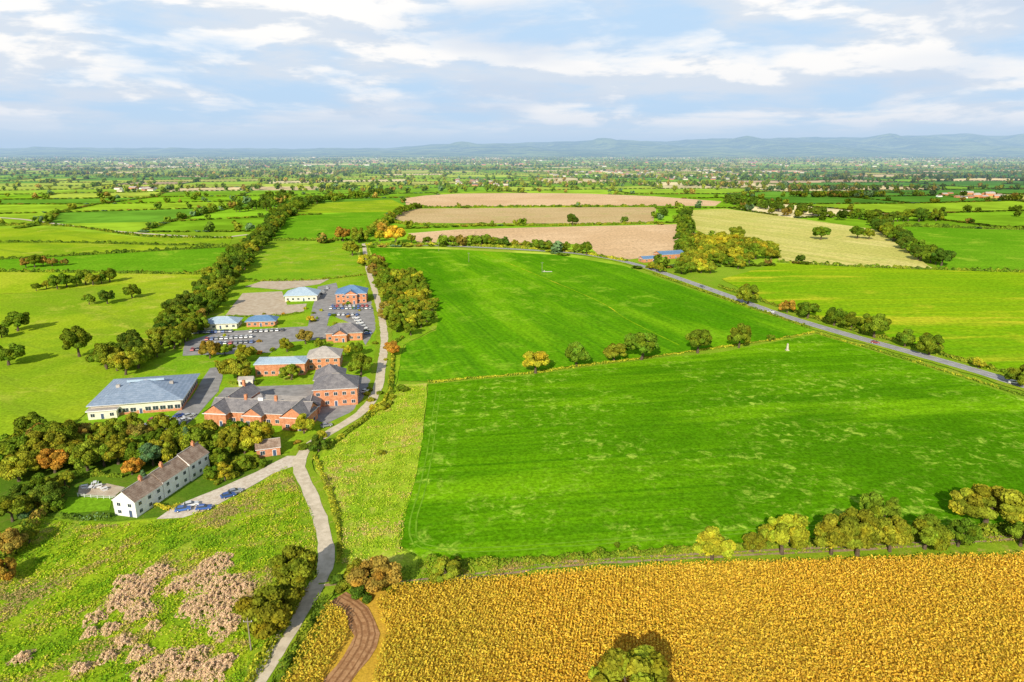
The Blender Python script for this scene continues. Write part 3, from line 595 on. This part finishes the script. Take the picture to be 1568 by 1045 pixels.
# ------------------------------------------------------------------ buildings
class MB:
    def __init__(s): s.v=[];s.f=[];s.m=[];s.mats=[]
    def mi(s,k):
        if M[k] not in s.mats: s.mats.append(M[k])
        return s.mats.index(M[k])
    def poly(s,pts,k):
        b=len(s.v); s.v+=list(pts); s.f.append(tuple(range(b,b+len(pts)))); s.m.append(s.mi(k))
    def box(s,x0,x1,y0,y1,z0,z1,k):
        b=len(s.v); s.v+=[(x0,y0,z0),(x1,y0,z0),(x1,y1,z0),(x0,y1,z0),(x0,y0,z1),(x1,y0,z1),(x1,y1,z1),(x0,y1,z1)]
        for f in ((0,3,2,1),(4,5,6,7),(0,1,5,4),(1,2,6,5),(2,3,7,6),(3,0,4,7)): s.f.append(tuple(b+i for i in f)); s.m.append(s.mi(k))
    def obj(s,name,parent=None):
        if not s.f: return None
        me=bpy.data.meshes.new(name); me.from_pydata(s.v,[],s.f)
        for m in s.mats: me.materials.append(m)
        me.polygons.foreach_set('material_index',s.m); me.update()
        o=bpy.data.objects.new(name,me); link(o)
        if parent: o.parent=parent
        return o
def block(W,Rf,Wn,x,y,w,d,h,rh,typ,axis,wall,roof,ov=.5,sto=1,sp=3.2,win=(1.4,1.3),band=None,wins='FBLR'):
    W.box(x,x+w,y,y+d,0,h,wall)
    if band: W.box(x-.03,x+w+.03,y-.03,y+d+.03,0,band[0],band[1])
    X0,X1,Y0,Y1=x-ov,x+w+ov,y-ov,y+d+ov; e=h+.02; th=.22
    if typ=='flat':
        Rf.box(X0,X1,Y0,Y1,e,e+.35,'frame'); Rf.box(X0+.2,X1-.2,Y0+.2,Y1-.2,e+.36,e+.42,roof)
    else:
        Rf.box(X0,X1,Y0,Y1,e,e+th,'frame'); X0-=.06;X1+=.06;Y0-=.06;Y1+=.06; e+=th+.01
        if axis=='x':
            ins=(Y1-Y0)/2 if typ=='hip' else 0; ins=min(ins,(X1-X0)/2-.3); ym=(Y0+Y1)/2
            a=(X0+ins,ym,e+rh);b=(X1-ins,ym,e+rh)
            Rf.poly([(X0,Y0,e),(X1,Y0,e),b,a],roof); Rf.poly([(X1,Y1,e),(X0,Y1,e),a,b],roof)
            if typ=='hip': Rf.poly([(X1,Y0,e),(X1,Y1,e),b],roof); Rf.poly([(X0,Y1,e),(X0,Y0,e),a],roof)
            else:
                for xx,aa in ((x,a),(x+w,b)):
                    Wn.poly([(xx,Y0+ov,e),(xx,Y1-ov,e),(xx,ym,e+rh-.15-ov*rh/(d/2+ov)*.2)],wall)
            Rf.box(a[0],b[0],ym-.14,ym+.14,e+rh-.06,e+rh+.1,'flat')
        else:
            ins=(X1-X0)/2 if typ=='hip' else 0; ins=min(ins,(Y1-Y0)/2-.3); xm=(X0+X1)/2
            a=(xm,Y0+ins,e+rh);b=(xm,Y1-ins,e+rh)
            Rf.poly([(X0,Y1,e),(X0,Y0,e),a,b],roof); Rf.poly([(X1,Y0,e),(X1,Y1,e),b,a],roof)
            if typ=='hip': Rf.poly([(X0,Y0,e),(X1,Y0,e),a],roof); Rf.poly([(X1,Y1,e),(X0,Y1,e),b],roof)
            else:
                for yy,aa in ((y,a),(y+d,b)):
                    Wn.poly([(X0+ov,yy,e),(X1-ov,yy,e),(xm,yy,e+rh-.15-ov*rh/(w/2+ov)*.2)],wall)
            Rf.box(xm-.14,xm+.14,a[1],b[1],e+rh-.06,e+rh+.1,'flat')
    sh=h/sto; ww,wh=win
    for s in range(sto):
        z0=s*sh+min(1.0,(sh-wh)*.6); z1=z0+wh
        nx=max(1,int(w/sp)); ny=max(1,int(d/sp))
        for i in range(nx):
            cx=x+w*(i+.5)/nx
            dr=(s==0 and i==nx//2)
            for side,yy,sg in (('F',y,-1),('B',y+d,1)):
                if side not in wins: continue
                if dr and side=='F':
                    Wn.box(cx-.65,cx+.65,yy-.06,yy+.02,.02,2.25,'frame'); Wn.box(cx-.5,cx+.5,yy-.09,yy-.061,.05,2.1,'door'); continue
                a,b=(yy-.05,yy+.02) if sg<0 else (yy-.02,yy+.05)
                Wn.box(cx-ww/2-.09,cx+ww/2+.09,a,b,z0-.09,z1+.09,'frame')
                a,b=(yy-.08,yy-.051) if sg<0 else (yy+.051,yy+.08)
                Wn.box(cx-ww/2,cx-.04,a,b,z0,z1,'glass'); Wn.box(cx+.04,cx+ww/2,a,b,z0,z1,'glass')
        for i in range(ny):
            cy=y+d*(i+.5)/ny
            for side,xx,sg in (('L',x,-1),('R',x+w,1)):
                if side not in wins: continue
                a,b=(xx-.05,xx+.02) if sg<0 else (xx-.02,xx+.05)
                Wn.box(a,b,cy-ww/2-.09,cy+ww/2+.09,z0-.09,z1+.09,'frame')
                a,b=(xx-.08,xx-.051) if sg<0 else (xx+.051,xx+.08)
                Wn.box(a,b,cy-ww/2,cy-.04,z0,z1,'glass'); Wn.box(a,b,cy+.04,cy+ww/2,z0,z1,'glass')
def building(name,corner,deg,blocks,extra=None):
    x,y=G(*corner); e=bpy.data.objects.new(name,None); e.location=(x,y,.3); e.rotation_euler=(0,0,math.radians(deg)); link(e)
    W,Rf,Wn=MB(),MB(),MB()
    for b in blocks: block(W,Rf,Wn,**b)
    if extra: extra(W,Rf,Wn)
    W.obj('walls',e);Rf.obj('roof',e);Wn.obj('windows_and_doors',e); return e
def B(x,y,w,d,h,rh,typ='hip',axis='x',wall='brick',roof='slate',**k): return dict(x=x,y=y,w=w,d=d,h=h,rh=rh,typ=typ,axis=axis,wall=wall,roof=roof,**k)
def ex1(W,Rf,Wn):
    for i in range(5): Rf.box(5+i*5,6.4+i*5,14.5,15.8,6.4,7.6,'flat')
    Rf.box(9,23,15.5,16.5,8.2,9.0,'lblue')
    for i in range(6): Rf.box(3.5+i*4.6,4.7+i*4.6,6,7,5.9,6.2,'lblue')
building('school_hall',(142,640),13,[B(0,0,32,31,4.6,4,wall='cream',roof='steel',ov=1.2,band=(1.4,'brick'),sp=2.6,win=(2.0,1.6)),B(-.4,-3,10,5,3.2,1.2,typ='flat',wall='cream',roof='flat')],ex1)
def ex2(W,Rf,Wn):
    for cx,cy in ((13,4.5),(25,4.5),(4,20)): W.box(cx-.5,cx+.5,cy-.5,cy+.5,6,10.2,'brick')
    Rf.box(18,20,4,6,7.5,9.5,'frame'); Rf.poly([(17.7,3.7,9.5),(20.3,3.7,9.5),(19,5,11)],'slate');Rf.poly([(20.3,3.7,9.5),(20.3,6.3,9.5),(19,5,11)],'slate')
    Rf.poly([(20.3,6.3,9.5),(17.7,6.3,9.5),(19,5,11)],'slate');Rf.poly([(17.7,6.3,9.5),(17.7,3.7,9.5),(19,5,11)],'slate')
    for i in range(4): Rf.box(12+i*6,13.5+i*6,13,14.2,4.08,4.5,'lblue')
building('brick_school_building',(322,648),-7,[
 B(1,0,38,9,4.6,3.6,typ='gable',sto=1),B(0,-3.2,8.5,9,4.8,3.4,typ='gable',axis='y'),B(15,-2.6,7,8,4.4,3.0,typ='gable',axis='y'),B(30.5,-3.8,9,10,4.9,3.9,typ='gable',axis='y'),
 B(-.3,8,8.6,16,4.5,3.2,typ='gable',axis='y'),B(9,9.3,26,12,3.4,0,typ='flat',roof='flat')],ex2)
building('brick_school_wing',(482,625),10,[B(0,0,17,14,7.2,4.2,sto=2),B(-1,13.5,12,13,6.8,4.6,axis='y',typ='hip',sto=2,roof='slate'),B(-3.5,-8,6,9,3.2,2,typ='gable',axis='y')])
building('brick_classroom_block',(392,578),6,[B(0,0,22,11,5.6,1.6,roof='lblue',sto=1,sp=3)])
building('brick_classroom_block',(471,568),8,[B(0,0,15,13,5.6,3.6,roof='flat',sto=2)])
building('brick_school_wing',(500,524),8,[B(0,0,19,12,4.2,4,roof='slate'),B(4,-3,7,5,4.0,2.6,typ='gable',axis='y',roof='slate')])
building('brick_school_wing',(515,466),8,[B(0,0,20,17,6.4,4.2,roof='blue',sto=2,sp=3),B(6,-2.5,8,5,6.2,2.6,typ='gable',axis='y',roof='blue',sto=2)])
building('blue_roofed_classroom',(437,463),8,[B(0,0,21,17,3.8,4.2,wall='cream',roof='lblue',ov=.9)])
building('blue_roofed_classroom',(378,502),8,[B(0,0,16,9,3.1,2.6,wall='brick',roof='blue',ov=.8)])
building('blue_roofed_classroom',(313,506),8,[B(0,0,18,12,3.2,2.8,wall='cream',roof='lblue',ov=.9)])
building('garden_shed',(366,593),8,[B(0,0,6,4,2.6,.9,typ='gable',wall='cream',roof='flat',ov=.2,sp=3)])
building('brick_garage',(394,703),20,[B(0,0,7.5,6,2.8,2.0,typ='gable',axis='x',wall='brick',roof='tile',ov=.3)])
building('blue_barn',(1012,398),20,[B(0,0,26,14,4,2.5,typ='gable',wall='brick',roof='blue',sp=6)])
building('blue_barn',(985,403),20,[B(0,0,14,9,3,2,typ='gable',wall='brick',roof='blue',sp=6)])
def ch(cy,xm=3.7,zt=9.2):
    def f(W,Rf,Wn): W.box(xm-.45,xm+.45,cy-.4,cy+.4,5,zt,'brick'); W.box(xm-.3,xm-.05,cy-.12,cy+.12,zt,zt+.5,'brick'); W.box(xm+.05,xm+.3,cy-.12,cy+.12,zt,zt+.5,'brick')
    return f
def cottages():
    x,y=G(177,790); d=math.radians(-13); ux,uy=math.cos(d),math.sin(d); vx,vy=-uy,ux
    def pt(a,b): return (x+ux*a+vx*b,y+uy*a+vy*b)
    for a,b,w,dep,h,rh,cy in ((0,0,7.2,11,4.6,3.0,7),(.4,11.3,6.8,11,5.0,2.9,4),(.2,22.6,7.4,9,5.4,3.1,7)):
        px,py=pt(a,b); e=bpy.data.objects.new('white_cottage',None); e.location=(px,py,.3); e.rotation_euler=(0,0,d); link(e)
        W,Rf,Wn=MB(),MB(),MB(); block(W,Rf,Wn,**B(0,0,w,dep,h,rh,typ='gable',axis='y',wall='white',roof='tile',ov=.25,sto=2,sp=3,win=(1.1,1.0)))
        ch(cy,w/2,h+rh+1.3)(W,Rf,Wn)
        if b==0: block(W,Rf,Wn,**B(-3.2,3,3.2,5,2.7,1.2,typ='gable',axis='y',wall='white',roof='tile',ov=.2))
        W.obj('walls',e);Rf.obj('roof',e);Wn.obj('windows_and_doors',e)
cottages()
def fence(name,path):
    S_=smooth_path(GP(path),1.8); m=MB()
    for i,p in enumerate(S_):
        m.box(p.x-.06,p.x+.06,p.y-.06,p.y+.06,.3,1.5,'frame')
        if i:
            a=S_[i-1]
            for z in (.7,1.15): m.poly([(a.x,a.y,z),(p.x,p.y,z),(p.x,p.y,z+.12),(a.x,a.y,z+.12)],'frame')
    m.obj(name)
fence('garden_fence',[(120,762),(150,765),(178,766)])
for u,v in ((130,748),(140,750),(152,747),(160,752),(146,743)):
    x,y=G(u,v); m=MB(); m.box(-.9,.9,-.5,.5,.7,.76,'frame'); 
    for sx in (-.8,.7):
        for sy in (-.4,.3): m.box(sx,sx+.08,sy,sy+.08,0,.7,'frame')
    m.box(-.9,.9,-1.0,-.7,.4,.46,'frame'); m.box(-.9,.9,.7,1.0,.4,.46,'frame'); m.box(-.6,.6,-.98,-.9,0,.4,'frame'); m.box(-.6,.6,.9,.98,0,.4,'frame')
    o=m.obj('garden_table'); o.location=(x,y,.35); o.rotation_euler=(0,0,random.uniform(0,3))
def pole(u,v,h,name='utility_pole',mat='pole'):
    x,y=G(u,v); q=tube((0,0,0),(0,0,h),.17,.11,8); me_=quads_mesh(name,q,None,[M[mat]]); 
    o=bpy.data.objects.new(name,me_); o.location=(x,y,.2); link(o)
    m=MB(); m.box(-.9,.9,-.06,.06,h-1.0,h-.85,mat); m.box(-.85,-.75,-.05,.05,h-.85,h-.65,'frame'); m.box(.75,.85,-.05,.05,h-.85,h-.65,'frame')
    c=m.obj('crossarm',o); return o
pole(385,998,8); pole(830,418,9); pole(718,402,9); pole(672,385,9)
m=MB(); m.box(-4,4,-1.2,1.2,0,.1,'cream'); m.box(-3,-2,-.5,.5,.1,1.0,'flat'); o=m.obj('concrete_pad'); x,y=G(838,417); o.location=(x,y,.4)
m=MB(); m.box(-.8,.8,-.8,.8,0,.4,'stone')
for i in range(4):
    a=math.pi/2*i+math.pi/4;b=a+math.pi/2; r0,r1=.7,.45
    m.poly([(r0*math.cos(a),r0*math.sin(a),.4),(r0*math.cos(b),r0*math.sin(b),.4),(r1*math.cos(b),r1*math.sin(b),3.4),(r1*math.cos(a),r1*math.sin(a),3.4)],'stone')
    m.poly([(r1*math.cos(a),r1*math.sin(a),3.4),(r1*math.cos(b),r1*math.sin(b),3.4),(0,0,3.9)],'stone')
o=m.obj('stone_obelisk'); x,y=G(1205,538); o.location=(x,y,.4)
# ------------------------------------------------------------------ cars
def car_mesh():
    m=MB(); hw=.88
    def loop(prof,wd,k,close=True):
        L_=[(x,-wd(z),z) for x,z in prof]; R_=[(x,wd(z),z) for x,z in prof]; n=len(prof)
        for i in range(n):
            j=(i+1)%n; m.poly([L_[i],L_[j],R_[j],R_[i]],k)
        m.poly(L_[::-1],k); m.poly(R_,k)
    loop([(-2.1,.35),(-2.15,.6),(-2.05,.88),(-1.6,.95),(1.0,.95),(1.9,.82),(2.15,.6),(2.1,.35)],lambda z:hw if z<.7 else hw-.06,'paint')
    loop([(-1.75,.955),(-1.35,1.38),(.25,1.38),(1.0,.955)],lambda z:hw-.10 if z<1.1 else hw-.24,'glass')
    loop([(-1.32,1.385),(-1.25,1.45),(.12,1.45),(.25,1.385)],lambda z:hw-.23 if z<1.4 else hw-.27,'paint')
    for sx in (-1.35,1.35):
        for sy in (-1,1):
            c=[(sx+.33*math.cos(t*math.pi/6),sy*.9,.33+.33*math.sin(t*math.pi/6)) for t in range(12)]; d=[(a,sy*.70,b) for a,_,b in c]
            for i in range(12): m.poly([c[i],c[(i+1)%12],d[(i+1)%12],d[i]],'tyre')
            m.poly(c if sy<0 else c[::-1],'tyre')
            m.poly([(sx+.18*math.cos(t*math.pi/4),sy*.905,.33+.18*math.sin(t*math.pi/4)) for t in range(8)],'frame')
    for sy in (-.6,.6):
        m.box(2.08,2.17,sy-.18,sy+.18,.6,.74,'frame')
    o=m.obj('tmp'); me=o.data; bpy.data.objects.remove(o); return me
CM=car_mesh()
CC=[(.8,.8,.8),(.06,.14,.42),(.04,.04,.05),(.5,.51,.53),(.5,.03,.03),(.06,.14,.4),(.25,.26,.28),(.75,.75,.77),(.8,.8,.8)]
def car(u,v,deg,c=None,name='parked_car',z=.46):
    x,y=G(u,v); o=bpy.data.objects.new(name,CM); o.location=(x,y,z); o.rotation_euler=(0,0,math.radians(deg)); c=c or random.choice(CC); o.color=c+(1,); link(o)
for a in [(281,784,20,(.06,.15,.45)),(313,782,10,(.05,.12,.4)),(293,777,25,(.75,.75,.75)),(350,763,35,(.04,.1,.33)),(360,757,35,(.3,.32,.36)),(180,655,75,None),(222,657,70,(.8,.8,.8)),(230,656,70,(.06,.14,.4)),(238,655,70,(.5,.03,.03)),(246,653,70,(.06,.14,.45)),(254,655,70,(.8,.8,.8)),(262,660,60,(.05,.1,.35)),(270,650,50,(.75,.75,.75)),(276,655,40,(.06,.14,.4)),(284,647,50,(.8,.8,.8)),(290,640,50,(.5,.51,.53)),(275,640,55,(.05,.1,.35)),(236,646,70,(.5,.03,.03)),(250,644,70,(.04,.04,.05))]: car(*a)
for i in range(11): car(298+i*5.6,512-i*.27,98)
for i in range(10): car(318+i*7.5,521.8-i*.45,98)
for i in range(8): car(330+i*8,528.8-i*.4,98)
for i in range(6): car(296+i*8,538-i*.5,98)
for i in range(7): car(385+i*8,510-i*.4,98)
for i in range(11): car(507+i*6,474+random.uniform(-.3,.3),98)
for i in range(9): car(510+i*6.5,470.5,98)
for i in range(7): car(545+i*3,489+i*4,20)
for i in range(7): car(505+i*7,484,98)
for i in range(4): car(492+i*3,452-i*3,110)
car(500,655,30); car(560,602,60)
car(1180,480,-35,(.8,.8,.8),'car'); car(1552,589,-30,(.8,.8,.8),'car'); car(1075,441,-40,(.1,.1,.12),'car'); car(1340,527,-32,(.3,.05,.05),'car')
# ------------------------------------------------------------------ distant villages
m=MB()
def house(x,y,s,deg,wall,roof):
    c,sn=math.cos(deg),math.sin(deg)
    def T(a,b,z): return (x+a*c-b*sn,y+a*sn+b*c,z)
    w,d,h,r=s*random.uniform(.9,1.6),s*.7,s*.55,s*.38
    a=[T(-w,-d,0),T(w,-d,0),T(w,d,0),T(-w,d,0)]; b=[T(-w,-d,h),T(w,-d,h),T(w,d,h),T(-w,d,h)]
    for i in range(4): m.poly([a[i],a[(i+1)%4],b[(i+1)%4],b[i]],wall)
    p,q=T(-w,0,h+r),T(w,0,h+r); m.poly([b[3],b[0],p],wall); m.poly([b[1],b[2],q],wall)
    m.poly([T(-w-.3,-d-.4,h-.1),T(w+.3,-d-.4,h-.1),q,p],roof); m.poly([T(w+.3,d+.4,h-.1),T(-w-.3,d+.4,h-.1),p,q],roof)
for u0,u1,v0,v1,k in ((700,780,276,286,26),(840,1010,262,272,70),(1000,1130,268,276,50),(1130,1230,262,270,24),(1430,1540,296,304,12),(170,240,288,294,12),(0,620,238,258,130),(620,1500,238,256,130),(1060,1120,260,266,20),(380,430,262,268,8),(0,700,233,238,120)):
    for i in range(k):
        x,y=G(random.uniform(u0,u1),random.uniform(v0,v1)); house(x,y,random.uniform(4.5,7)*(1 if y<4000 else 1.6),random.uniform(-.5,.5),random.choice(['brick','white','cream','brick']),random.choice(['tile','slate','tile','flat','tile']))
for u,v,s in ((1445,300,7),(1480,298,8),(1515,300,9),(205,290,8),(225,292,8),(1530,303,7)):
    x,y=G(u,v); house(x,y,s,random.uniform(-.4,.4),'brick','flat')
m.obj('distant_village')
# ------------------------------------------------------------------ haze (air volume over the far plain)
hm,nt=newmat('air_haze')
ab=N(nt,'ShaderNodeVolumeAbsorption'); ab.inputs['Color'].default_value=(.30,.18,0,1); ab.inputs['Density'].default_value=1/8500
em=N(nt,'ShaderNodeEmission'); em.inputs['Color'].default_value=(.34,.53,.84,1); em.inputs['Strength'].default_value=1/8500  # self-glow of the volume stands in for daylight scattered by the air
ad=N(nt,'ShaderNodeAddShader'); o_=N(nt,'ShaderNodeOutputMaterial'); L(nt,ab.outputs[0],ad.inputs[0]);L(nt,em.outputs[0],ad.inputs[1]);L(nt,ad.outputs[0],o_.inputs['Volume'])
M['haze']=hm; m=MB(); m.box(-40000,40000,1500,40000,-30,420,'haze'); m.obj('haze')
# ------------------------------------------------------------------ light
az=math.radians(17.9); el=math.radians(29.4)
d=Vector((math.sin(az)*math.cos(el),math.cos(az)*math.cos(el),-math.sin(el)))
sl=bpy.data.lights.new('sun','SUN'); sl.energy=5.0; sl.angle=math.radians(.53); sl.color=(1,.92,.76)
so=bpy.data.objects.new('sun',sl); so.rotation_euler=d.to_track_quat('-Z','Y').to_euler(); link(so)
w=bpy.data.worlds.new('World'); scene.world=w; w.use_nodes=True; nt=w.node_tree; nt.nodes.clear()
sky=N(nt,'ShaderNodeTexSky',sky_type='NISHITA'); sky.sun_disc=False; sky.sun_elevation=el; sky.sun_rotation=math.radians(197.9); sky.altitude=100; sky.dust_density=1.0
tc=N(nt,'ShaderNodeTexCoord').outputs['Generated']; sp=N(nt,'ShaderNodeSeparateXYZ'); L(nt,tc,sp.inputs[0])
z=math_(nt,'ADD',math_(nt,'MAXIMUM',sp.outputs[2],0.0),.09)
cb=N(nt,'ShaderNodeCombineXYZ'); L(nt,math_(nt,'DIVIDE',sp.outputs[0],z),cb.inputs[0]); L(nt,math_(nt,'DIVIDE',sp.outputs[1],z),cb.inputs[1])
Vv=cb.outputs[0]
def sc(vec,s,loc=(0,0,0)):
    a=N(nt,'ShaderNodeVectorMath',operation='MULTIPLY'); a.inputs[1].default_value=s; L(nt,vec,a.inputs[0])
    b=N(nt,'ShaderNodeVectorMath',operation='ADD'); b.inputs[1].default_value=loc; L(nt,a.outputs[0],b.inputs[0]); return b.outputs[0]
n1=noise(nt,sc(Vv,(1,1,1),(3,1,0)),.7,5,.55,.3)
an=noise(nt,sc(tc,(1,1,3.8),(2,7,1)),4.6,6,.56,.2)         # billows
an2=noise(nt,sc(tc,(1,1,3.8),(2,7,1.09)),4.6,6,.56,.2)     # same field sampled slightly higher: cloud bases
cl=math_(nt,'ADD',math_(nt,'MULTIPLY',n1,.5),math_(nt,'MULTIPLY',an,.5))
cover=rampf(nt,cl,.38,.54)
n3=noise(nt,sc(Vv,(1,1,1),(9,4,0)),.4,3,.5,.2)
base=math_(nt,'SUBTRACT',an,an2)
lit=rampf(nt,base,-.05,.05)
ccol=mix(nt,lit,(7.3,8.0,8.9),(10.5,10.3,10.0))
ccol=mix(nt,rampf(nt,n3,.48,.66,0,.65),ccol,(5.9,7.0,8.6))
low=mix(nt,cover,(5.3,7.3,9.6),ccol)
hz=rampf(nt,sp.outputs[2],0.0,.05)
low=mix(nt,hz,(6.8,8.2,9.6),low)
up=rampf(nt,sp.outputs[2],.25,.6,1.0,.15)
col=mix(nt,up,sky.outputs[0],low)
bg=N(nt,'ShaderNodeBackground'); bg.inputs['Strength'].default_value=.1; L(nt,col,bg.inputs[0]); wo=N(nt,'ShaderNodeOutputWorld'); L(nt,bg.outputs[0],wo.inputs[0])
# ------------------------------------------------------------------ camera
cam=bpy.data.cameras.new('camera'); cam.lens=24; cam.sensor_width=36; cam.clip_start=1; cam.clip_end=90000
co=bpy.data.objects.new('camera',cam); co.location=(0,0,H); co.rotation_euler=(math.pi/2-PIT,0,0); link(co); scene.camera=co
scene.view_settings.view_transform='Standard'; scene.view_settings.look='None'; scene.view_settings.exposure=0
